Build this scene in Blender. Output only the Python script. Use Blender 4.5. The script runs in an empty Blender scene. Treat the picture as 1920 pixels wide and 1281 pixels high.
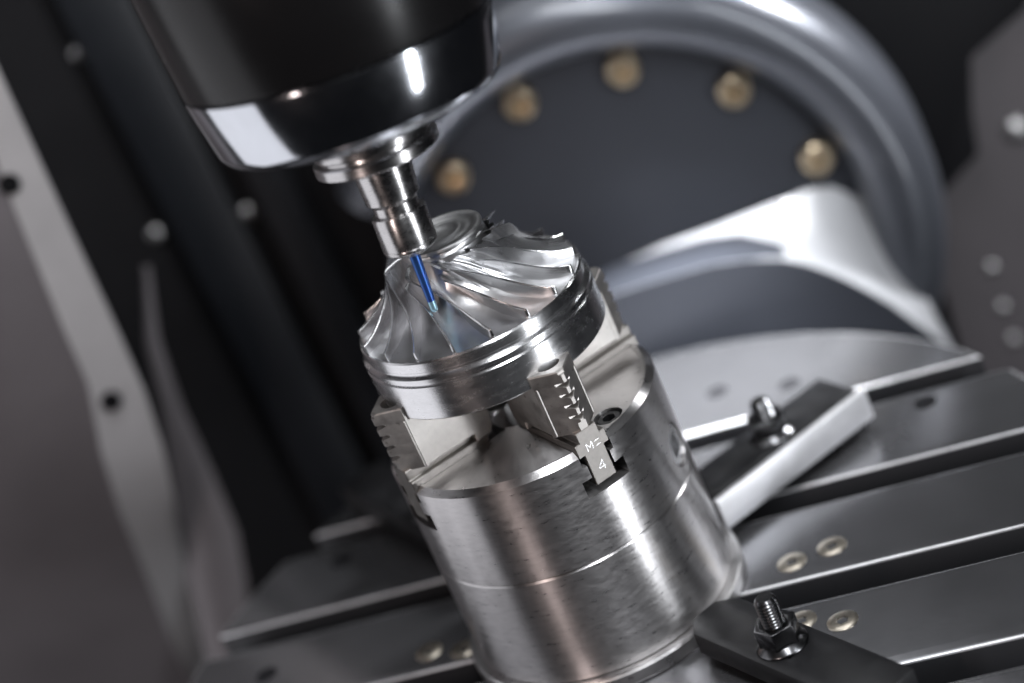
import bpy, bmesh, math, random
from mathutils import Vector, Matrix, Quaternion
random.seed(7)
R = math.radians
MM = 0.001                      # all shapes below are written in millimetres
scene = bpy.context.scene
col = scene.collection

# ------------------------------------------------------------------ camera
CAM_D, CAM_H, YAW, PITCH, ROLL, FPX = 676.43, 424.81, 0.011, 0.4292, -0.4202, 3997.6
CP = Vector((0, -CAM_D, CAM_H))
FW = Vector((math.sin(YAW)*math.cos(PITCH), math.cos(YAW)*math.cos(PITCH), -math.sin(PITCH)))
_r = FW.cross(Vector((0, 0, 1))).normalized(); _u = _r.cross(FW)
RT = _r*math.cos(ROLL) + _u*math.sin(ROLL)
UP = -_r*math.sin(ROLL) + _u*math.cos(ROLL)
cd = bpy.data.cameras.new('camera'); cam = bpy.data.objects.new('camera', cd); col.objects.link(cam)
M = Matrix((RT, UP, -FW)).transposed().to_4x4(); M.translation = CP*MM
cam.matrix_world = M
cd.sensor_width = 36; cd.lens = 36*FPX/1920; cd.clip_start = 0.02; cd.clip_end = 50
cd.dof.use_dof = True; cd.dof.focus_distance = 0.712; cd.dof.aperture_fstop = 3.4; cd.dof.aperture_blades = 9
scene.camera = cam

def ray(px, py): return FW + RT*((px-960)/FPX) - UP*((py-640.5)/FPX)
def on_plane(px, py, n, d):     # pixel -> point (mm) on the plane n.p = d
    v = ray(px, py); return CP + v*((d - n.dot(CP))/n.dot(v))
def on_z(px, py, z): return on_plane(px, py, Vector((0, 0, 1)), z)
def on_y(px, py, y): return on_plane(px, py, Vector((0, 1, 0)), y)

# ------------------------------------------------------------------ world, lamps, exposure
w = bpy.data.worlds.new('World'); scene.world = w; w.use_nodes = True
bgn = w.node_tree.nodes['Background']; bgn.inputs[0].default_value = (.55, .58, .68, 1); bgn.inputs[1].default_value = .012

def area(name, loc, target, sx, sy, power, color):
    l = bpy.data.lights.new(name, 'AREA'); l.shape = 'RECTANGLE'; l.size = sx*MM; l.size_y = sy*MM
    l.energy = power; l.color = color
    o = bpy.data.objects.new(name, l); col.objects.link(o)
    o.location = Vector(loc)*MM
    d = (Vector(target) - Vector(loc)).normalized()
    o.rotation_euler = d.to_track_quat('-Z', 'Y').to_euler()
    return o
def polar(az, el, dist, z0=90):  # az measured from the camera side, + to the right
    return (dist*math.cos(R(el))*math.sin(R(az)), -dist*math.cos(R(el))*math.cos(R(az)), z0 + dist*math.sin(R(el)))
area('work_lamp_strip', polar(42, 8, 900), (0, 0, 90), 75, 1200, 8.0, (.93, .96, 1))
area('work_lamp_warm_strip', polar(-38, 22, 900), (0, 0, 90), 42, 330, 1.7, (1, .82, .76))
area('ceiling_lamp', (110, 330, 820), (110, 190, 0), 420, 300, 1.5, (.95, .97, 1))
area('front_ceiling_lamp', (60, -300, 780), (0, 0, 130), 130, 640, 6.5, (.95, .97, 1))
area('side_lamp', (-640, 20, 60), (0, 20, 90), 560, 900, 1.8, (.95, .95, 1))
def spot(name, loc, target, power, angle, blend, size, color=(.95, .97, 1)):
    l = bpy.data.lights.new(name, 'SPOT'); l.energy = power; l.spot_size = R(angle); l.spot_blend = blend; l.shadow_soft_size = size*MM; l.color = color
    o = bpy.data.objects.new(name, l); col.objects.link(o); o.location = Vector(loc)*MM
    o.rotation_euler = (Vector(target) - Vector(loc)).to_track_quat('-Z', 'Y').to_euler()
spot('added_table_spot', (112, 122, 290), (80, 134, 0), 60, 38, .9, 30)  # unseen spot added to whiten the back of the table
spot('right_wall_lamp', (700, 300, 430), (190, 200, 70), 100, 26, .7, 110)

scene.view_settings.view_transform = 'Standard'; scene.view_settings.look = 'None'
scene.view_settings.exposure = 0; scene.view_settings.gamma = 1
scene.cycles.use_denoising = True
scene.cycles.max_bounces = 8; scene.cycles.sample_clamp_indirect = 4
scene.cycles.caustics_reflective = True

# ------------------------------------------------------------------ materials
def mat(name, base, rough, metallic=1.0, aniso=0.0, stain=0.0, stain_scale=25, rough_var=0.0, bump=0.0, bump_scale=400,
        stretch=None, cyl=False, uv=False, pits=0.0, coat=0.0, spec=0.5, tint=None, wave=None):
    m = bpy.data.materials.new(name); m.use_nodes = True
    nt = m.node_tree; b = nt.nodes['Principled BSDF']
    b.inputs['Base Color'].default_value = (*base, 1); b.inputs['Roughness'].default_value = rough
    b.inputs['Metallic'].default_value = metallic; b.inputs['Coat Weight'].default_value = coat
    b.inputs['Specular IOR Level'].default_value = spec
    def N(t, **kw):
        n = nt.nodes.new(t)
        for k, v in kw.items(): setattr(n, k, v)
        return n
    L = nt.links.new
    tc = N('ShaderNodeTexCoord'); vec = tc.outputs['UV' if uv else 'Object']
    if cyl:
        sp = N('ShaderNodeSeparateXYZ'); L(vec, sp.inputs[0])
        at = N('ShaderNodeMath', operation='ARCTAN2'); L(sp.outputs[1], at.inputs[0]); L(sp.outputs[0], at.inputs[1])
        mu = N('ShaderNodeMath', operation='MULTIPLY'); L(at.outputs[0], mu.inputs[0]); mu.inputs[1].default_value = .045
        le = N('ShaderNodeVectorMath', operation='LENGTH'); L(vec, le.inputs[0])
        cb = N('ShaderNodeCombineXYZ'); L(mu.outputs[0], cb.inputs[0]); L(sp.outputs[2], cb.inputs[1]); L(le.outputs['Value'], cb.inputs[2])
        vec = cb.outputs[0]
    mp = N('ShaderNodeMapping'); L(vec, mp.inputs[0]); mp.inputs['Scale'].default_value = stretch or (1, 1, 1)
    raw = vec; vec = mp.outputs[0]
    if aniso:
        b.inputs['Anisotropic'].default_value = aniso; b.inputs['Anisotropic Rotation'].default_value = .25
        tg = N('ShaderNodeTangent', direction_type='RADIAL', axis='Z'); L(tg.outputs[0], b.inputs['Tangent'])
    n1 = N('ShaderNodeTexNoise'); L(vec, n1.inputs[0]); n1.inputs['Scale'].default_value = stain_scale; n1.inputs['Detail'].default_value = 8; n1.inputs['Roughness'].default_value = .65
    if stain or tint:
        rp = N('ShaderNodeValToRGB'); L(n1.outputs[0], rp.inputs[0])
        d = tint or tuple(c*(1-stain) for c in base)
        rp.color_ramp.elements[0].position = .36; rp.color_ramp.elements[0].color = (*d, 1)
        rp.color_ramp.elements[1].position = .60; rp.color_ramp.elements[1].color = (*base, 1)
        cout = rp.outputs[0]
        if pits:
            n3 = N('ShaderNodeTexNoise'); L(raw, n3.inputs[0]); n3.inputs['Scale'].default_value = 420; n3.inputs['Detail'].default_value = 3
            r3 = N('ShaderNodeValToRGB'); L(n3.outputs[0], r3.inputs[0])
            r3.color_ramp.elements[0].position = .27; r3.color_ramp.elements[0].color = (.12, .11, .11, 1)
            r3.color_ramp.elements[1].position = .33; r3.color_ramp.elements[1].color = (1, 1, 1, 1)
            mx = N('ShaderNodeMix', data_type='RGBA', blend_type='MULTIPLY'); mx.inputs[0].default_value = pits
            L(cout, mx.inputs[6]); L(r3.outputs[0], mx.inputs[7]); cout = mx.outputs[2]
        L(cout, b.inputs['Base Color'])
    if rough_var:
        mr = N('ShaderNodeMapRange'); L(n1.outputs[0], mr.inputs[0])
        mr.inputs[1].default_value = .3; mr.inputs[2].default_value = .7
        mr.inputs[3].default_value = max(.03, rough-rough_var); mr.inputs[4].default_value = rough+rough_var
        L(mr.outputs[0], b.inputs['Roughness'])
    if bump:
        n2 = N('ShaderNodeTexNoise'); L(vec, n2.inputs[0]); n2.inputs['Scale'].default_value = bump_scale; n2.inputs['Detail'].default_value = 5
        bp = N('ShaderNodeBump'); L(n2.outputs[0], bp.inputs['Height']); bp.inputs['Strength'].default_value = bump; bp.inputs['Distance'].default_value = .0006
        if wave:
            wv = N('ShaderNodeTexWave', bands_direction=wave[0]); L(raw, wv.inputs[0]); wv.inputs['Scale'].default_value = wave[1]
            wv.inputs['Distortion'].default_value = 1.2; wv.inputs['Detail'].default_value = 2
            b2 = N('ShaderNodeBump'); L(wv.outputs['Fac'], b2.inputs['Height']); b2.inputs['Strength'].default_value = wave[2]; b2.inputs['Distance'].default_value = .0004
            L(b2.outputs[0], bp.inputs['Normal'])
        L(bp.outputs[0], b.inputs['Normal'])
    return m

MAT = {
 'ground': mat('ground_steel', (.58, .565, .565), .31, aniso=.85, cyl=True, stretch=(1, 3.0, 1), stain=.12, stain_scale=220, rough_var=.05, bump=.05, bump_scale=700, pits=.12),
 'chuck_face': mat('chuck_face_steel', (.55, .54, .54), .33, stain=.25, stain_scale=60, rough_var=.1, bump=.08, bump_scale=350, pits=.5),
 'jaw': mat('hardened_jaw_steel', (.43, .41, .39), .42, stain=.25, stain_scale=120, rough_var=.08, bump=.06, bump_scale=500, pits=.4),
 'bar': mat('bar_steel_and_edge_glint', (.82, .82, .84), .46, metallic=.9, stain=.12, stain_scale=60, rough_var=.06),
 'jaw_base': mat('slide_steel', (.27, .255, .24), .40, stain=.25, stain_scale=160, rough_var=.06, bump=.06, bump_scale=500, pits=.3),
 'socket': mat('socket_steel', (.62, .62, .63), .25),
 'alu': mat('turned_aluminium', (.72, .72, .73), .26, aniso=.7, cyl=True, stretch=(1, 3, 1), stain=.08, stain_scale=120, rough_var=.03, bump=.035, bump_scale=600, pits=.12),
 'alu_hub': mat('milled_aluminium_hub', (.64, .64, .65), .32, stain=.06, stain_scale=160, rough_var=.05, bump=.03, bump_scale=700),
 'alu_cap': mat('turned_cap_aluminium', (.40, .40, .40), .46, stain=.15, stain_scale=300, rough_var=.06, bump=.12, bump_scale=700),
 'alu_blade': mat('milled_aluminium_blade', (.70, .70, .71), .24, uv=True, stretch=(.5, 9, 1), stain=.06, stain_scale=4, rough_var=.06, bump=.11, bump_scale=4.5),
 'alu_flute': mat('rough_milled_aluminium', (.80, .80, .81), .30, stain=.05, stain_scale=200, rough_var=.05, bump=.05, bump_scale=500),
 'black_ox': mat('black_oxide', (.028, .028, .03), .38, metallic=.6, stain=.4, stain_scale=80, rough_var=.1, bump=.05),
 'clamp': mat('clamp_black_steel', (.009, .009, .010), .42, metallic=0, spec=.3, stain=.45, stain_scale=70, rough_var=.1, bump=.1, bump_scale=300, tint=(.004, .004, .0045)),
 'zinc': mat('dark_stud_steel', (.13, .13, .135), .24, stain=.3, stain_scale=200),
 'chrome': mat('polished_spindle_ring', (.62, .64, .68), .13, rough_var=.03, stain=.05, stain_scale=60),
 'spindle_black': mat('spindle_black_enamel', (.005, .0047, .005), .26, metallic=0, coat=.0, spec=.28, rough_var=.04),
 'holder': mat('holder_steel', (.56, .55, .55), .28, aniso=.7, cyl=True, stretch=(1, 8, 1), stain=.12, stain_scale=60, rough_var=.05),
 'blue': mat('blue_nitride_coating', (.03, .105, .32), .33, metallic=.75, stain=.3, stain_scale=300, tint=(.035, .07, .30)),
 'tip': mat('bare_carbide_tip', (.32, .52, .62), .34, metallic=.8),
 'table': mat('table_steel', (.21, .21, .22), .24, metallic=.88, stain=.06, stain_scale=18, rough_var=.04, bump=.05, bump_scale=250),
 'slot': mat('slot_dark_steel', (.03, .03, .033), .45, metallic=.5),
 'brass': mat('brass_screw', (.70, .57, .40), .30, stain=.4, stain_scale=200),
 'plug': mat('nickel_plug', (.55, .50, .42), .30, stain=.3, stain_scale=200),
 'housing': mat('dark_blue_grey_enamel', (.018, .020, .026), .58, metallic=0, coat=0, spec=.3, rough_var=.05, stain=.1, stain_scale=10),
 'housing_ring': mat('grey_cast_enamel', (.062, .066, .078), .38, metallic=.5, coat=.3, rough_var=.05, stain=.1, stain_scale=12),
 'sill': mat('lit_sill_enamel', (.30, .303, .315), .42, metallic=.4, coat=.2, rough_var=.05, stain=.1, stain_scale=12),  # paler than the rim: light falling on the sill is put into its colour
 'guard_side': mat('dark_mauve_paint', (.075, .066, .071), .5, metallic=.2, stain=.15, stain_scale=7),
 'guard': mat('grey_sheet_metal', (.50, .495, .505), .42, metallic=.35, stain=.15, stain_scale=8, rough_var=.06),
 'guard_dull': mat('mauve_grey_paint', (.17, .155, .163), .5, metallic=.3, stain=.15, stain_scale=7, rough_var=.06),
 'wall': mat('charcoal_panel', (.010, .0095, .0105), .45, metallic=0, spec=.25, stain=.2, stain_scale=6, rough_var=.06),
 'wall_blue': mat('slate_panel', (.0065, .0075, .010), .45, metallic=0, spec=.35, stain=.2, stain_scale=6, rough_var=.06),
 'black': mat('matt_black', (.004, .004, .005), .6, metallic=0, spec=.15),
 'pin': mat('dull_zinc_screw', (.48, .47, .47), .38),
}

# ------------------------------------------------------------------ mesh helpers (millimetres)
def finish(name, me, m, parent, loc=None, smooth=28):
    if smooth:
        me.shade_smooth(); me.set_sharp_from_angle(angle=R(smooth))
    if m: me.materials.append(MAT[m])
    o = bpy.data.objects.new(name, me); col.objects.link(o)
    if parent: o.parent = parent
    if loc is not None: o.location = Vector(loc)*MM
    return o
def raw(verts, faces):
    me = bpy.data.meshes.new('mesh'); me.from_pydata([Vector(v)*MM for v in verts], [], faces); me.validate(); return me
def fixn(me):
    bm = bmesh.new(); bm.from_mesh(me); bmesh.ops.recalc_face_normals(bm, faces=bm.faces); bm.to_mesh(me); bm.free(); return me
def bevel(me, wd, seg=2, ang=40):
    bm = bmesh.new(); bm.from_mesh(me)
    ed = [e for e in bm.edges if len(e.link_faces) == 2 and e.calc_face_angle(0) > R(ang)]
    bmesh.ops.bevel(bm, geom=ed, offset=wd*MM, segments=seg, affect='EDGES', profile=.5, clamp_overlap=True)
    bm.to_mesh(me); bm.free(); return me
def lathe(prof, seg=128):
    vs, fs = [], []
    idx = []
    for r, z in prof:
        if r < 1e-6: idx.append([len(vs)]); vs.append((0, 0, z))
        else:
            idx.append(list(range(len(vs), len(vs)+seg)))
            vs += [(r*math.cos(2*math.pi*i/seg), r*math.sin(2*math.pi*i/seg), z) for i in range(seg)]
    for a, b in zip(idx, idx[1:]):
        for i in range(seg):
            j = (i+1) % seg
            if len(a) == 1 and len(b) == 1: continue
            if len(a) == 1: fs.append((a[0], b[i], b[j]))
            elif len(b) == 1: fs.append((a[i], a[j], b[0]))
            else: fs.append((a[i], a[j], b[j], b[i]))
    for ring in (idx[0], idx[-1]):
        if len(ring) > 1: fs.append(tuple(ring))
    return fixn(raw(vs, fs))
def prism(poly, z0, z1):
    n = len(poly)
    vs = [(x, y, z0) for x, y in poly] + [(x, y, z1) for x, y in poly]
    fs = [tuple(range(n))[::-1], tuple(range(n, 2*n))] + [(i, (i+1) % n, n+(i+1) % n, n+i) for i in range(n)]
    return fixn(raw(vs, fs))
def xform(me, mx):                # mx acts in mm
    s = Matrix.Scale(MM, 4); me.transform(s @ mx @ s.inverted()); return me
def box(x0, x1, y0, y1, z0, z1): return prism([(x0, y0), (x1, y0), (x1, y1), (x0, y1)], z0, z1)
def join(ms):
    bm = bmesh.new()
    for m_ in ms: bm.from_mesh(m_)
    me = bpy.data.meshes.new('mesh'); bm.to_mesh(me); bm.free(); return me
def cut(me, cutters):
    o = bpy.data.objects.new('t', me); col.objects.link(o); tmp = []
    for c in cutters:
        k = bpy.data.objects.new('k', c); col.objects.link(k); tmp.append(k)
        md = o.modifiers.new('b', 'BOOLEAN'); md.operation = 'DIFFERENCE'; md.solver = 'EXACT'; md.object = k
    dg = bpy.context.evaluated_depsgraph_get(); dg.update()
    out = bpy.data.meshes.new_from_object(o.evaluated_get(dg))
    for k in tmp + [o]: bpy.data.objects.remove(k, do_unlink=True)
    return out
def empty(name, label, cat, loc=(0, 0, 0), group=None):
    o = bpy.data.objects.new(name, None); col.objects.link(o); o.location = Vector(loc)*MM
    o.empty_display_size = .02
    o['label'] = label; o['category'] = cat
    if group: o['group'] = group
    return o
def rotz(a): return Matrix.Rotation(R(a), 4, 'Z')
def hexagon(af, rot=0): return [(af/math.sqrt(3)*math.cos(R(60*i+rot)), af/math.sqrt(3)*math.sin(R(60*i+rot))) for i in range(6)]
def circle(r, n=32, cx=0, cy=0): return [(cx+r*math.cos(2*math.pi*i/n), cy+r*math.sin(2*math.pi*i/n)) for i in range(n)]
def cap_screw_mesh(r, h, key):    # head standing on z=0 with a hexagon socket
    head = lathe([(0, 0), (r, 0), (r, h-.12*r), (r*.86, h), (0, h)], 40)
    return cut(head, [prism(hexagon(key), h*.35, h+1)])

# ------------------------------------------------------------------ rotary table (top surface z = 0)
SL = R(-19); SU = Vector((math.cos(SL), math.sin(SL), 0)); SN = Vector((-math.sin(SL), math.cos(SL), 0))
table = empty('rotary_table', 'round grey steel rotary table with parallel slots under the chuck', 'table', (0, 0, -46))
RT_ = 184
finish('table_base', lathe([(0, 0), (150, 0), (RT_-1.5, 6), (RT_-1.5, 30), (0, 30)], 160), 'slot', table)
slots = [-142, -81, -20, 40.5, 102]; SW = 7.5
edges = [-RT_] + [v for s in slots for v in (s-SW, s+SW)] + [RT_]
segs = []
for a, b in zip(edges[0::2], edges[1::2]):
    poly = []
    ca, cb = max(-1, min(1, a/RT_)), max(-1, min(1, b/RT_))
    t0, t1 = math.asin(ca), math.asin(cb)
    for i in range(25):
        t = t0 + (t1-t0)*i/24; poly.append((RT_*math.cos(t), RT_*math.sin(t)))
    for i in range(25):
        t = t1 + (t0-t1)*i/24; poly.append((-RT_*math.cos(t), RT_*math.sin(t)))
    q = []
    for p in poly:
        if not q or (abs(p[0]-q[-1][0]) + abs(p[1]-q[-1][1])) > .01: q.append(p)
    if abs(q[0][0]-q[-1][0]) + abs(q[0][1]-q[-1][1]) < .01: q.pop()
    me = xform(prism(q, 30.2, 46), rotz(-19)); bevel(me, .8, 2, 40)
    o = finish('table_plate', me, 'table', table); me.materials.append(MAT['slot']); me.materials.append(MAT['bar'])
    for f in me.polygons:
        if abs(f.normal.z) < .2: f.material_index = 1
        elif f.normal.z < .95: f.material_index = 2  # bevels get the bright bar steel: highlight painted along the plate edges
plug_me = cut(lathe([(0, 0), (5.6, 0), (5.6, .7), (4.8, 1.1), (0, 1.1)], 32), [prism(hexagon(4.2), .3, 3)])
xform(plug_me, Matrix.Identity(4)); plug_me.materials.append(MAT['plug']); plug_me.shade_smooth(); plug_me.set_sharp_from_angle(angle=R(28))
for px, py in [(1485, 1055), (1560, 1025), (1580, 1165), (1503, 1165), (805, 1222), (870, 1218)]:
    p = on_z(px, py, 0); o = bpy.data.objects.new('screw_plug', plug_me); col.objects.link(o); o.parent = table; o.location = Vector((p.x, p.y, 45.6))*MM
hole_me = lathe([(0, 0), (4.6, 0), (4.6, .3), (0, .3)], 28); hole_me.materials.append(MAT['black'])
for px, py in [(1345, 735), (1480, 720), (1735, 755), (500, 1265), (640, 1052)]:
    p = on_z(px, py, 0); o = bpy.data.objects.new('tapped_hole', hole_me); col.objects.link(o); o.parent = table; o.location = Vector((p.x, p.y, 45.8))*MM

# ------------------------------------------------------------------ four-jaw chuck
JAZ = [-69.5, 20.5, 110.5, 200.5]
chuck = empty('four_jaw_chuck', 'silver steel cylinder chuck with four jaws gripping the impeller', 'chuck')
finish('base_flange', lathe([(0, 0), (53, 0), (53.6, 1), (53.6, 5.2), (53, 6), (0, 6)], 128), 'chuck_face', chuck)
finish('lower_body', lathe([(0, 5.9), (49.0, 5.9), (50, 6.6), (50, 49.3), (49.5, 49.9), (0, 49.9)], 192), 'ground', chuck)
SLOT = [(6.6, 84.2, 101), (4.9, 79.0, 86), (8.6, 72.8, 79.6)]
def slot_cutter(az):
    hw = [(6.6, 101), (6.6, 84.2), (4.9, 84.2), (4.9, 79.4), (8.8, 79.4), (8.8, 72.8)]
    poly = [(w_, z) for w_, z in hw] + [(-w_, z) for w_, z in hw[::-1]]
    me = prism(poly, 0, 50)     # x = tangential, y = height, z = radial
    me = xform(me, Matrix(((0, 0, 1, 10), (1, 0, 0, 0), (0, 1, 0, 0), (0, 0, 0, 1))))
    return xform(fixn(me), rotz(az))
body = lathe([(0, 50.1), (49.5, 50.1), (50, 50.7), (50, 88.2), (47.6, 90.2), (46.6, 90.2), (46.2, 89.9), (11, 89.9), (10, 89), (10, 70), (0, 70)], 192)
cutters = [slot_cutter(a) for a in JAZ]
SCR = [(42.0, -50.8), (42, 39.2), (42, 129.2)]
for r_, a in SCR:
    cutters.append(xform(lathe([(0, 84), (5.3, 84), (5.3, 95), (0, 95)], 40), rotz(a) @ Matrix.Translation((r_, 0, 0))))
keyM = rotz(-24.5) @ Matrix.Translation((50, 0, 62.5)) @ Matrix.Rotation(R(90), 4, 'Y')
cutters.append(xform(lathe([(0, -6), (8.2, -6), (8.2, 6), (0, 6)], 40), keyM))
finish('upper_body', cut(body, cutters), 'ground', chuck)
sock = cut(lathe([(0, -6), (8.0, -6), (8.0, -1.6), (7.2, -1.0), (0, -1.0)], 40), [box(-3.8, 3.8, -3.8, 3.8, -5, 3)])
finish('key_socket', xform(sock, keyM), 'socket', chuck)
sm = cap_screw_mesh(4.7, 5.2, 4.4); sm.materials.append(MAT['black_ox']); sm.shade_smooth(); sm.set_sharp_from_angle(angle=R(28))
for r_, a in SCR:
    o = bpy.data.objects.new('cap_screw', sm); col.objects.link(o); o.parent = chuck
    o.location = Vector((r_*math.cos(R(a)), r_*math.sin(R(a)), 84.0))*MM; o.rotation_euler.z = R(a+17)

# jaw: local x radial, y tangential
WR = 42.3; HW = 8.6; RIDGE = 50.9; CORN = 42.0; ZT = 120.0; ZB = 96.0
def jaw_section(d, inner):
    pts = []
    if inner == 'grip':
        for y in (-HW, -7.4, -6.2, -4.6): pts.append((math.sqrt(WR*WR-y*y)+.02, y))
        for i in range(9):
            t = -90 + 180*i/8; pts.append((42.2 + 3.2*math.cos(R(t)), 4.2*math.sin(R(t))))
        for y in (4.6, 6.2, 7.4, HW): pts.append((math.sqrt(WR*WR-y*y)+.02, y))
    k_ = (HW)/(RIDGE-CORN)
    pts += [(CORN+.4, HW+.01), (RIDGE-d, max(.5, d*k_)), (RIDGE-d, -max(.5, d*k_)), (CORN+.4, -HW-.01)]
    return pts
def jaw_mesh():
    lev = [(ZB, 1.6), (99.4, 1.6), (99.8, .6)]
    z = 100.6
    for i in range(4):
        lev += [(z, .6), (z+.35, 1.1), (z+1.0, 3.0), (z+1.9, 3.2), (z+2.0, .6)]; z += 4.3
    lev += [(z+.6, .6), (z+.9, 1.3), (ZT-.5, 1.3), (ZT, 1.9)]
    vs, fs = [], []; n = None
    for z, d in lev:
        s = jaw_section(d, 'grip')
        if z == ZT: s = [(x if i < 17 else x-.35, y*(1 if i < 17 else .97)) for i, (x, y) in enumerate(s)]
        n = len(s); vs += [(x, y, z) for x, y in s]
    for k_ in range(len(lev)-1):
        for i in range(n):
            j = (i+1) % n; fs.append((k_*n+i, k_*n+j, (k_+1)*n+j, (k_+1)*n+i))
    fs += [tuple(range(n))[::-1], tuple(range((len(lev)-1)*n, len(lev)*n))]
    tall = fixn(raw(vs, fs))
    # lower inner step that the workpiece rests on
    step = prism([(14, ZB), (16, ZB-3), (22, ZB-3), (22, ZB), (43.4, ZB), (43.4, 115.1), (17, 115.1), (14, 112)], -HW+.25, HW-.25)
    step = xform(step, Matrix(((1, 0, 0, 0), (0, 0, 1, 0), (0, 1, 0, 0), (0, 0, 0, 1)))); fixn(step); bevel(step, .35, 1)
    return join([tall, step])
jm = jaw_mesh(); jm.materials.append(MAT['jaw']); jm.shade_smooth(); jm.set_sharp_from_angle(angle=R(24))
def base_mesh():
    hw = [(4.3, ZB+.4), (4.3, 92.6), (6.4, 92.6), (6.4, 87.6), (4.2, 87.6), (4.2, 75.5)]
    poly = [(w_, z) for w_, z in hw] + [(-w_, z) for w_, z in hw[::-1]]
    me = prism(poly, 0, 32.6)
    me = xform(me, Matrix(((0, 0, 1, 17), (1, 0, 0, 0), (0, 1, 0, 0), (0, 0, 0, 1)))); fixn(me); bevel(me, .3, 1)
    return me
bmsh = base_mesh(); bmsh.materials.append(MAT['jaw_base']); bmsh.shade_smooth(); bmsh.set_sharp_from_angle(angle=R(24))
jaws = []
for a in JAZ:
    j = bpy.data.objects.new('jaw', jm); col.objects.link(j); j.parent = chuck; j.rotation_euler.z = R(a); jaws.append(j)
    b_ = bpy.data.objects.new('guide_slide', bmsh); col.objects.link(b_); b_.parent = j
def strokes(lines, x, wd=.2, dp=.05):
    ms = []
    for (y0, z0, y1, z1) in lines:
        L_ = math.hypot(y1-y0, z1-z0); m_ = box(0, L_, -wd/2, wd/2, -.1, dp)
        ang = math.atan2(z1-z0, y1-y0)
        mx = Matrix.Translation((x, y0, z0)) @ Matrix(((0, 0, 1, 0), (math.cos(ang), -math.sin(ang), 0, 0), (math.sin(ang), math.cos(ang), 0, 0), (0, 0, 0, 1)))
        ms.append(fixn(xform(m_, mx)))
    return join(ms)
finish('stamped_mark', strokes([(-2.2, 88.4, -2.2, 91.4), (-2.2, 91.4, -1.1, 89.4), (-1.1, 89.4, 0, 91.4), (0, 91.4, 0, 88.4), (1.4, 88.6, 3.0, 88.9), (1.2, 90.4, 2.9, 90.7)], 49.62), 'socket', jaws[0], smooth=None)
finish('stamped_numeral', strokes([(1.0, 79.5, 1.0, 83.2), (1.0, 83.2, -1.0, 80.6), (-1.0, 80.6, 1.7, 80.6)], 49.62), 'socket', jaws[0], smooth=None)

# ------------------------------------------------------------------ impeller workpiece
imp = empty('impeller', 'shiny half-machined aluminium impeller with curved blades clamped in the chuck', 'impeller', (0, 0, 115.15))
Z0 = 115.15
HUB = [(15.2, 160.4), (15.6, 157.2), (16.6, 153.6), (18.4, 149.8), (21.0, 146.0), (25.0, 142.2), (30.2, 139.4), (35.6, 137.9), (40.1, 137.35)]
prof = [(0, 115.15), (41.6, 115.15), (42.3, 115.9), (42.3, 128.2), (42.0, 128.5), (41.6, 128.8), (41.6, 129.6), (42.3, 130.0), (42.3, 131.2), (41.5, 132.0), (40.9, 132.3), (40.9, 133.2), (41.2, 133.5), (41.2, 136.8), (40.7, 137.4)]
finish('base_disc', xform(lathe(prof + [(38, 137.2), (0, 137.2)], 192), Matrix.Translation((0, 0, -Z0))), 'alu', imp, smooth=20)
hubp = [(0, 136), (39.6, 136)] + HUB[::-1] + [(14.4, 161.2), (14.2, 161.9), (0, 161.9)]
finish('hub', xform(lathe(hubp, 160), Matrix.Translation((0, 0, -Z0))), 'alu_hub', imp, smooth=35)
capp = [(0, 161.8), (14.3, 161.8), (15.2, 162.5), (15.2, 163.2), (14.7, 163.7), (13.6, 163.7), (12.4, 163.2), (11.4, 162.6), (10.4, 162.45), (9.2, 162.5), (8.6, 162.9), (8.0, 163.6), (7.0, 163.8), (6.2, 163.4), (5.3, 162.7), (2.5, 162.5), (0, 162.5)]
finish('hub_cap', xform(lathe(capp, 128), Matrix.Translation((0, 0, -Z0))), 'alu_cap', imp, smooth=50)
SHR = [(23.2, 159.4), (23.6, 156.2), (24.4, 153.2), (26.2, 149.6), (29.2, 146.4), (32.6, 143.8), (36.2, 141.9), (40.2, 140.6)]
def interp(c, t):
    n = len(c)-1; x = min(max(t, 0), 1)*n; i = min(int(x), n-1); f = x-i
    p = [c[max(i-1, 0)], c[i], c[i+1], c[min(i+2, n)]]
    out = []
    for q in range(2):
        a, b, cc, d = (p[0][q], p[1][q], p[2][q], p[3][q])
        out.append(.5*(2*b + (cc-a)*f + (2*a-5*b+4*cc-d)*f*f + (3*b-a-3*cc+d)*f**3))
    return out
def wrap(t):                     # degrees from the exit, along the shroud
    tab = [-50, -37, -27, -17.5, -10.5, -6, -2.6, 0]
    return interp([(v, 0) for v in tab], t)[0]
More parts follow.
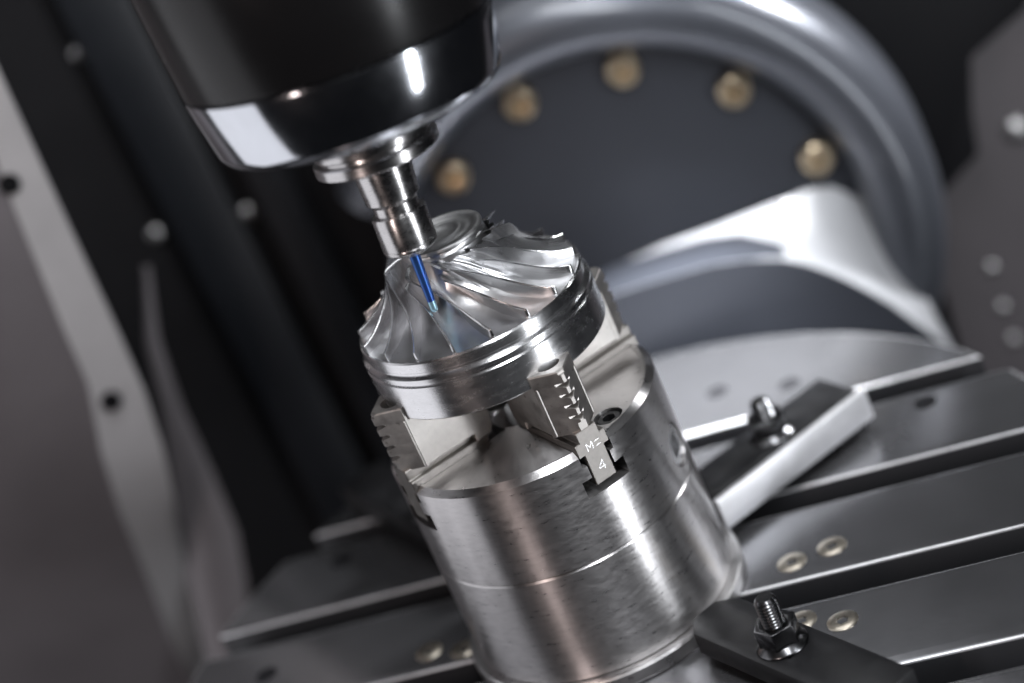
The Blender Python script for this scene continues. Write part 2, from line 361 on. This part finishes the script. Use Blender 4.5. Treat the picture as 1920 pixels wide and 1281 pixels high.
def blade_mesh(t0, th):
    nt = 28; HL = [0, .15, .3, .45, .6, .75, .88, .955, 1.0]; nh = len(HL)-1
    vs, fs, uv = [], [], []
    def pt(i, h, side, rise=0):
        ts = t0 + (0.05 if h > .99 else (.03 if h > .9 else (.008 if h > .8 else 0)))
        t = ts + (1-ts)*i/nt
        hr, hz = interp(HUB, t); sr, sz = interp(SHR, t)
        g = h + rise/math.hypot(sr-hr, sz-hz)
        r = hr + (sr-hr)*g; z = hz + (sz-hz)*g
        if h == 0: r -= .25; z -= .35
        lean = -13*(1-t)**1.5*(1-h)
        th_ = th*(1.5-.7*h)*(1 if 0 < i < nt else .6)
        if h > .99: th_ *= .62
        az = R(wrap(t)+lean) + side*th_/2/r*1.2
        vs.append((r*math.cos(az), r*math.sin(az), z-Z0)); uv.append((i/nt, h)); return len(vs)-1
    A = [[pt(i, h, -1) for h in HL] for i in range(nt+1)]
    B = [[pt(i, h, 1) for h in HL] for i in range(nt+1)]
    C = [pt(i, 1.0, 0, th*.22) for i in range(nt+1)]
    for i in range(nt):
        for j in range(nh):
            fs.append((A[i][j], A[i+1][j], A[i+1][j+1], A[i][j+1])); fs.append((B[i][j], B[i][j+1], B[i+1][j+1], B[i+1][j]))
        fs.append((A[i][nh], A[i+1][nh], C[i+1], C[i])); fs.append((C[i], C[i+1], B[i+1][nh], B[i][nh]))
        fs.append((A[i][0], B[i][0], B[i+1][0], A[i+1][0]))
    for j in range(nh):
        fs.append((A[0][j], A[0][j+1], B[0][j+1], B[0][j])); fs.append((A[nt][j], B[nt][j], B[nt][j+1], A[nt][j+1]))
    fs.append((A[0][nh], C[0], B[0][nh])); fs.append((A[nt][nh], B[nt][nh], C[nt]))
    me = bpy.data.meshes.new('mesh'); me.from_pydata([Vector(v)*MM for v in vs], [], fs)
    uvl = me.uv_layers.new(name='UVMap')
    for lp in me.loops: uvl.data[lp.index].uv = uv[lp.vertex_index]
    fixn(me); me.materials.append(MAT['alu_blade']); me.shade_smooth(); me.set_sharp_from_angle(angle=R(75)); return me
mains = blade_mesh(0.0, .9); splits = blade_mesh(.17, .9)
for k_ in range(18):
    o = bpy.data.objects.new('blade' if k_ % 2 == 0 else 'splitter_blade', mains if k_ % 2 == 0 else splits)
    col.objects.link(o); o.parent = imp; o.rotation_euler.z = R(-87+20*k_)

# stock left by the roughing cutter: flutes running along the blade direction
def flutes(a0, a1, t0, t1):
    na, nt = 150, 22; vs, fs = [], []
    for i in range(na+1):
        a = a0 + (a1-a0)*i/na
        edge = min(1, 8*min(i/na, 1-i/na))
        for j in range(nt+1):
            t = t0 + (t1-t0)*j/nt
            hr, hz = interp(HUB, t); sr, sz = interp(SHR, t)
            f = (.40*(1-j/nt)**1.1 + .02)*edge*(.75 + .25*math.sin(a*.31))
            ph = a*2.6 + 7*math.sin(a*.11)
            off = (.45*abs(math.sin(ph)) + .2*math.sin(a*.9))*(1-.6*j/nt)*edge
            r = hr + (sr-hr)*f - .35 + off*.8; z = hz + (sz-hz)*f + off*.5 - .15
            az = R(a + wrap(t) - 13*(1-t)**1.5*(1-f))
            vs.append((r*math.cos(az), r*math.sin(az), z-Z0))
    q = nt+1
    for i in range(na):
        for j in range(nt): fs.append((i*q+j, (i+1)*q+j, (i+1)*q+j+1, i*q+j+1))
    base = len(vs)
    me = raw(vs, fs); fixn(me); return me
finish('roughing_flutes', flutes(-62, 75, .03, .70), 'alu_flute', imp, smooth=60)

# ------------------------------------------------------------------ end mill, tool holder, spindle (common tilted axis)
TIP = Vector((-12.1, -22.6, 147.0)); AX = Vector((math.sin(.074), math.sin(.078), 0)); AX.z = math.sqrt(1-AX.x**2-AX.y**2)
QT = Vector((0, 0, 1)).rotation_difference(AX)
def on_axis(name, label, cat, s):
    e = empty(name, label, cat, TIP + AX*s); e.rotation_mode = 'QUATERNION'; e.rotation_quaternion = QT; return e
mill = on_axis('ball_end_mill', 'slim blue coated ball end mill cutting between the impeller blades', 'cutter', 0)
ball = [(0, 0)] + [(1.35*math.sin(R(t)), 1.35*(1-math.cos(R(t)))) for t in (20, 40, 60, 80, 90)]
finish('cutting_tip', lathe(ball + [(1.36, 4.2), (0, 4.2)], 32), 'tip', mill, smooth=50)
finish('shank', lathe([(0, 4.2), (1.38, 4.2), (1.45, 6), (1.75, 15), (1.95, 24), (1.95, 33), (0, 33)], 40), 'blue', mill)
hold = on_axis('collet_holder', 'short stepped steel collet holder gripping the blue end mill', 'tool holder', 22.2)
def sh(p, d): return [(r, z-d) for r, z in p]
nut = [(2.0, 22.2), (5.2, 22.2), (6.0, 22.6), (8.0, 23.6), (9.2, 24.6), (9.35, 25.3), (9.2, 25.7), (9.4, 26.1), (9.4, 36.6), (9.1, 37.4), (8.6, 37.6), (7.9, 37.4), (2.0, 37.4)]
finish('collet_nut', lathe(sh(nut, 22.2), 96), 'holder', hold)
neck = [(2.0, 37.2), (7.7, 37.2), (7.7, 40.8), (8.3, 41.6), (9.2, 42.4), (9.3, 45.0), (9.45, 45.4), (9.9, 54), (9.9, 56.4), (2.0, 56.4)]
finish('holder_neck', lathe(sh(neck, 22.2), 96), 'holder', hold)
fl = [(2.0, 56.2), (20.0, 56.2), (21.2, 57.0), (21.2, 60.2), (20.8, 60.6), (18.8, 60.8), (18.6, 62.2), (2, 62.2)]
finish('flange', lathe(sh(fl, 22.2), 128), 'holder', hold)
spin = on_axis('milling_spindle', 'large black milling spindle head with polished silver nose ring', 'spindle', 62)
finish('nose_ring', lathe(sh([(5, 62), (19.6, 62), (20.4, 62.6), (20.6, 64.6), (19.2, 66.0), (17.5, 68.2), (5, 68.2)], 62), 128), 'holder', spin)
finish('polished_collar', lathe(sh([(5, 68), (26, 68), (40, 70.2), (45.4, 71.8), (47.4, 73.6), (48.6, 76), (51.9, 94.6), (51.8, 95.4), (50.6, 96.2), (5, 96.2)], 62), 160), 'chrome', spin, smooth=30)
finish('spindle_housing', lathe(sh([(5, 96), (50.0, 96), (51.6, 96.6), (52.0, 97.4), (55.2, 130), (60, 190), (60, 240), (5, 240)], 62), 160), 'spindle_black', spin, smooth=30)

# ------------------------------------------------------------------ strap clamps
def thread_mesh(r, z0, z1, pitch):
    prof = [(0, z0), (r*.86, z0)]; z = z0
    while z + pitch < z1-.8:
        prof += [(r*.86, z+pitch*.1), (r, z+pitch*.45), (r, z+pitch*.6), (r*.86, z+pitch*.98)]; z += pitch
    prof += [(r*.9, z1-.7), (r*.72, z1), (0, z1)]
    return lathe(prof, 32)
stud_me = thread_mesh(4, -4, 33.5, 1.25)
nut_me = join([cut(prism(hexagon(13.4, 10), 2.0, 9.2), [lathe([(0, 0), (3.9, 0), (3.9, 12), (0, 12)], 24)]), lathe([(4.2, 0), (9.2, 0), (9.2, .8), (7.0, 2.6), (4.2, 2.6)], 40)])
bevel(nut_me, .5, 2, 50)
def clamp(az, off, label, z0=5.0, z1=16.0, r0=57, r1=150, stud_r=98, hw=11, nose=5.5, m='clamp'):
    c = empty('strap_clamp', label, 'clamp', (r1*.6*math.cos(R(az)), r1*.6*math.sin(R(az)), 0), 'strap clamps holding down the chuck')
    T = Matrix.Translation((-r1*.6*math.cos(R(az)), -r1*.6*math.sin(R(az)), 0)) @ rotz(az) @ Matrix.Translation((0, off, 0))
    poly = [(r0, -nose), (r0+7, -hw), (r1, -hw), (r1, hw), (r0+7, hw), (r0, nose)]
    bar = cut(prism(poly, z0, z1), [prism([(stud_r-8, -4.3), (stud_r+8, -4.3), (stud_r+8, 4.3), (stud_r-8, 4.3)], z0-2, z1+2)])
    bevel(bar, .7, 2, 40); finish('bar', xform(bar, T), m, c)
    finish('heel_block', xform(bevel(box(r1-16, r1-.5, -hw+1, hw-1, 0, z0+.1), .5, 1), T), m, c)
    s = xform(stud_me.copy(), T @ Matrix.Translation((stud_r, 0, 0))); finish('threaded_stud', s, 'zinc', c)
    n = xform(nut_me.copy(), T @ Matrix.Translation((stud_r, 0, z1-.05))); finish('flange_nut', n, 'zinc', c)
    return c
clamp(-64.5, 5.5, 'black strap clamp with threaded stud and flange nut, lying in shadow', z1=14, stud_r=99)
c2 = clamp(23.5, 0, 'black strap clamp with a long bright steel bar along its side', z1=17.5, r0=52, r1=128, stud_r=92, hw=12)
T2 = Matrix.Translation((-128*.6*math.cos(R(23.5)), -128*.6*math.sin(R(23.5)), 0)) @ rotz(23.5)
finish('side_bar', xform(bevel(box(51, 129, -15, -11.9, 5.2, 18), .5, 2), T2), 'bar', c2)
clamp(114, 4, 'black strap clamp reaching the table edge near the dull sheet metal guard', z1=15, r0=58, r1=176, stud_r=112)

# ------------------------------------------------------------------ trunnion housing behind the table
HN = Vector((math.sin(.2), math.cos(.2), 0)); HU = Vector((math.cos(.2), -math.sin(.2), 0)); HD = 230.0
HO = HN*HD + HU*31.7 + Vector((0, 0, 23.6))
house = empty('trunnion_housing', 'dark cast housing with arched rim and brass screws behind the table', 'housing', (HO.x, HO.y, -160))
HLOC = Vector((HO.x, HO.y, -160))
def hp(u, w_, d): return HO + HU*u + Vector((0, 0, w_)) - HN*d - HLOC      # d = towards the camera
# recessed plate
n = 72
vs = [hp(114*math.cos(2*math.pi*i/n), 114*math.sin(2*math.pi*i/n), 0) for i in range(n)] + [hp(114*math.cos(2*math.pi*i/n), 114*math.sin(2*math.pi*i/n), -12) for i in range(n)]
finish('recessed_plate', fixn(raw(vs, [tuple(range(n)), tuple(range(n, 2*n))] + [(i, (i+1) % n, n+(i+1) % n, n+i) for i in range(n)])), 'housing', house)
# arched rim: a rounded profile swept round the plate
rp = [(106, -6), (106, 1), (106.8, 6), (109, 12), (113, 17), (118, 20), (124, 21), (130, 19.5), (136, 15), (140.5, 8), (142.5, -2), (143, -30), (110, -30)]
vs, fs = [], []; na = 120
for i in range(na+1):
    t = R(-62 + 205*i/na)
    for r, d in rp: vs.append(hp(r*math.cos(t), r*math.sin(t), d))
q = len(rp)
for i in range(na):
    for j in range(q):
        fs.append((i*q+j, (i+1)*q+j, (i+1)*q+(j+1) % q, i*q+(j+1) % q))
fs += [tuple(range(q)), tuple(range(na*q, na*q+q))]
finish('arched_rim', fixn(raw(vs, fs)), 'housing_ring', house, smooth=40)
# sill below the recess, sweeping forward to the arched front boss
up_px = [(1000, 575), (1060, 545), (1125, 513), (1185, 486), (1246, 458), (1330, 428), (1412, 397), (1475, 372), (1522, 353), (1560, 350), (1610, 370), (1680, 430)]
lo_px = [(1010, 640), (1080, 590), (1147, 553), (1210, 532), (1274, 513), (1330, 497), (1400, 487), (1467, 486), (1520, 497), (1590, 525), (1670, 570), (1790, 660)]
FD = 38.0
Up = [on_plane(x, y, HN, HD-1) - HLOC for x, y in up_px]; Lo = [on_plane(x, y, HN, HD-FD) - HLOC for x, y in lo_px]
vs, fs = [], []; rows = 8
for i in range(len(Up)):
    for j in range(rows+1):
        f = j/rows; p = Up[i].lerp(Lo[i], f)
        p = p - Vector((0, 0, 1))*(6.5*math.sin(math.pi*f)) ; vs.append(p)
for i in range(len(Up)):
    pass
q = rows+1
for i in range(len(Up)-1):
    for j in range(rows): fs.append((i*q+j, (i+1)*q+j, (i+1)*q+j+1, i*q+j+1))
sill = fixn(raw(vs, fs))
bm = bmesh.new(); bm.from_mesh(sill); bmesh.ops.subdivide_edges(bm, edges=bm.edges[:], cuts=1, use_grid_fill=True, smooth=.6)
ext = bmesh.ops.extrude_face_region(bm, geom=bm.faces[:]); bmesh.ops.translate(bm, vec=Vector((0, 0, -.012)), verts=[v for v in ext['geom'] if isinstance(v, bmesh.types.BMVert)])
bmesh.ops.recalc_face_normals(bm, faces=bm.faces); bm.to_mesh(sill); bm.free()
finish('curved_sill', sill, 'sill', house, smooth=60)
# front boss face
m_ = len(Lo)
front = [v + HN*(-.2) - Vector((0, 0, .4)) for v in Lo]; bot = [Vector((v.x, v.y, 0)) for v in front]
vs = front + bot + [v + HN*30 for v in front] + [v + HN*30 for v in bot]
fs = []
for i in range(m_-1):
    fs += [(i, i+1, m_+i+1, m_+i), (2*m_+i, 3*m_+i, 3*m_+i+1, 2*m_+i+1), (i, 2*m_+i, 2*m_+i+1, i+1), (m_+i, m_+i+1, 3*m_+i+1, 3*m_+i)]
fs += [(0, m_, 3*m_, 2*m_), (m_-1, 3*m_-1, 4*m_-1, 2*m_-1)]
finish('front_boss', fixn(raw(vs, fs)), 'housing', house, smooth=30)
gs = cap_screw_mesh(7.4, 7.0, 6.4); gs.materials.append(MAT['brass']); gs.shade_smooth(); gs.set_sharp_from_angle(angle=R(28))
gq = Vector((0, 0, 1)).rotation_difference(-HN)
for i, (px, py) in enumerate([(850, 333), (975, 195), (1168, 132), (1377, 170), (1532, 297)]):
    p = on_plane(px, py, HN, HD-4) ; p = p + HN*3.9 - HLOC
    o = bpy.data.objects.new('brass_screw', gs); col.objects.link(o); o.parent = house; o.location = p*MM
    o.rotation_mode = 'QUATERNION'; o.rotation_quaternion = gq @ Quaternion((0, 0, 1), .35*i)

# ------------------------------------------------------------------ sheet metal guard at the left
guard = empty('sheet_metal_guard', 'pale grey sheet metal guard with two dark bolt holes beside the table', 'guard', (-170, 215, -250))
GL = Vector((-170, 215, -250))
def sheet(rows, th, cols=6, bulge=0):
    # rows: (left_px, right_px, y_left, y_right)
    vs, fs = [], []; q = cols+1
    for (l, r_, yl, yr) in rows:
        a = on_y(l[0], l[1], yl); b = on_y(r_[0], r_[1], yr)
        for j in range(q):
            f = j/cols; p = a.lerp(b, f); p.y -= bulge*math.sin(math.pi*f); vs.append(p - GL)
    nr = len(rows); N_ = len(vs)
    for i in range(nr-1):
        for j in range(cols): fs.append((i*q+j, i*q+j+1, (i+1)*q+j+1, (i+1)*q+j))
    vs2 = [v + Vector((0, th, 0)) for v in vs]; fs2 = [tuple(N_+k_ for k_ in f) for f in fs]
    rim = []
    ring = [j for j in range(q)] + [i*q+cols for i in range(1, nr)] + [(nr-1)*q+j for j in range(cols-1, -1, -1)] + [i*q for i in range(nr-2, 0, -1)]
    for a, b in zip(ring, ring[1:]+ring[:1]): rim.append((a, b, N_+b, N_+a))
    return fixn(raw(vs+vs2, fs+fs2+rim))
finish('flange_strip', sheet([((-120, -60), (-90, -60), 205, 205), ((-60, 160), (5, 150), 205, 205), ((30, 400), (118, 400), 205, 205), ((120, 620), (225, 632), 205, 205), ((165, 720), (270, 735), 206, 205), ((190, 850), (305, 840), 210, 209), ((225, 960), (325, 930), 226, 224), ((275, 1080), (340, 1020), 254, 250), ((330, 1220), (365, 1150), 286, 282), ((390, 1340), (410, 1300), 312, 308)], 3), 'guard', guard, smooth=70)
finish('side_sheet', sheet([((-700, -60), (-120, -60), 190, 207), ((-700, 400), (35, 400), 190, 207), ((-700, 720), (170, 720), 190, 208), ((-700, 960), (230, 960), 215, 229), ((-700, 1220), (335, 1220), 270, 289), ((-700, 1400), (410, 1400), 308, 316)], 3, bulge=14), 'guard_dull', guard, smooth=50)
finish('inner_trim', sheet([((268, 500), (282, 500), 262, 262), ((272, 640), (300, 640), 262, 262), ((300, 760), (345, 770), 262, 262), ((318, 870), (395, 880), 262, 262), ((335, 980), (445, 1000), 262, 262), ((355, 1100), (462, 1090), 262, 262), ((390, 1240), (470, 1200), 262, 262), ((410, 1330), (480, 1330), 262, 262)], 3, bulge=4), 'guard_dull', guard, smooth=50)
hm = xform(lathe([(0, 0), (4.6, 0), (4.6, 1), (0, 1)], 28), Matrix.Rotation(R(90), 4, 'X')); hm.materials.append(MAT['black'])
for px, py in [(18, 345), (208, 752)]:
    p = on_y(px, py, 204.9) - GL; o = bpy.data.objects.new('bolt_hole', hm); col.objects.link(o); o.parent = guard; o.location = p*MM

# ------------------------------------------------------------------ enclosure
pin_me = xform(lathe([(0, 0), (4.4, 0), (4.4, 1.4), (3.4, 2.6), (1.5, 3.2), (0, 3.3)], 28), Matrix.Rotation(R(90), 4, 'X'))
pin_me.materials.append(MAT['pin']); pin_me.shade_smooth(); pin_me.set_sharp_from_angle(angle=R(50))
def pins(parent, loc, y, pts, sc=1):
    for x, yy in pts:
        p = on_y(x, yy, y+.2); o = bpy.data.objects.new('panel_screw', pin_me); col.objects.link(o); o.parent = parent
        o.location = (p - Vector(loc))*MM; o.scale = (sc, sc, sc)
BL = (-60, 330, -420)
back = empty('enclosure_back_panel', 'dark charcoal enclosure panel with small round screws behind the spindle', 'panel', BL)
finish('sheet', bevel(box(-700, 800, 0, 8, 0, 900), .5, 1), 'wall', back)
def strip(px0, px1, y, dep, m, name):
    a = on_y(px0, 640, y); b = on_y(px1, 640, y)
    finish(name, bevel(box(a.x-BL[0], b.x-BL[0], y-330-dep, y-330+.3, 20, 880), 2.0, 2), m, back)
finish('raised_rib', bevel(box(-58, -26, -14, .3, 20, 700), 2.5, 2), 'wall_blue', back)
finish('raised_rib', bevel(box(-14, 6, -24, .3, 20, 700), 2.5, 2), 'wall_blue', back)
pins(back, BL, 330, [(148, 98), (293, 438), (358, 870), (612, 830)], .95)
pins(back, BL, 330, [(465, 400)], 1.1); pins(back, BL, 330, [(600, 505)], 1.25)
SLc = (330, 262, -420)
side = empty('enclosure_side_panel', 'dull mauve grey enclosure panel with bright screw beside the arched housing', 'panel', SLc)
def poly_block(px, y, th, loc):
    P = [on_y(x, yy, y) for x, yy in px]; n_ = len(P)
    vs = [p - Vector(loc) for p in P] + [p + Vector((0, th, 0)) - Vector(loc) for p in P]
    return fixn(raw(vs, [tuple(range(n_)), tuple(range(n_, 2*n_))] + [(i, (i+1) % n_, n_+(i+1) % n_, n_+i) for i in range(n_)]))
finish('sheet', poly_block([(1600, -200), (2500, -200), (2500, 1500), (1880, 1500), (1800, 650), (1700, 300)], 262, 4, SLc), 'guard_side', side)
pins(side, SLc, 262, [(1905, 240)], 1.5); pins(side, SLc, 262, [(1860, 500), (1880, 575), (1900, 635)], .8)
CL = (250, 236, -10)
cover = empty('black_cover', 'black angular cover block overlapping the mauve grey side panel', 'cover', CL)
finish('shell', bevel(poly_block([(1380, -160), (1990, -160), (1925, 18), (1822, 108), (1824, 205), (1836, 290), (1762, 372), (1690, 330), (1600, 130)], 236, 24, CL), 1.0, 2), 'black', cover)
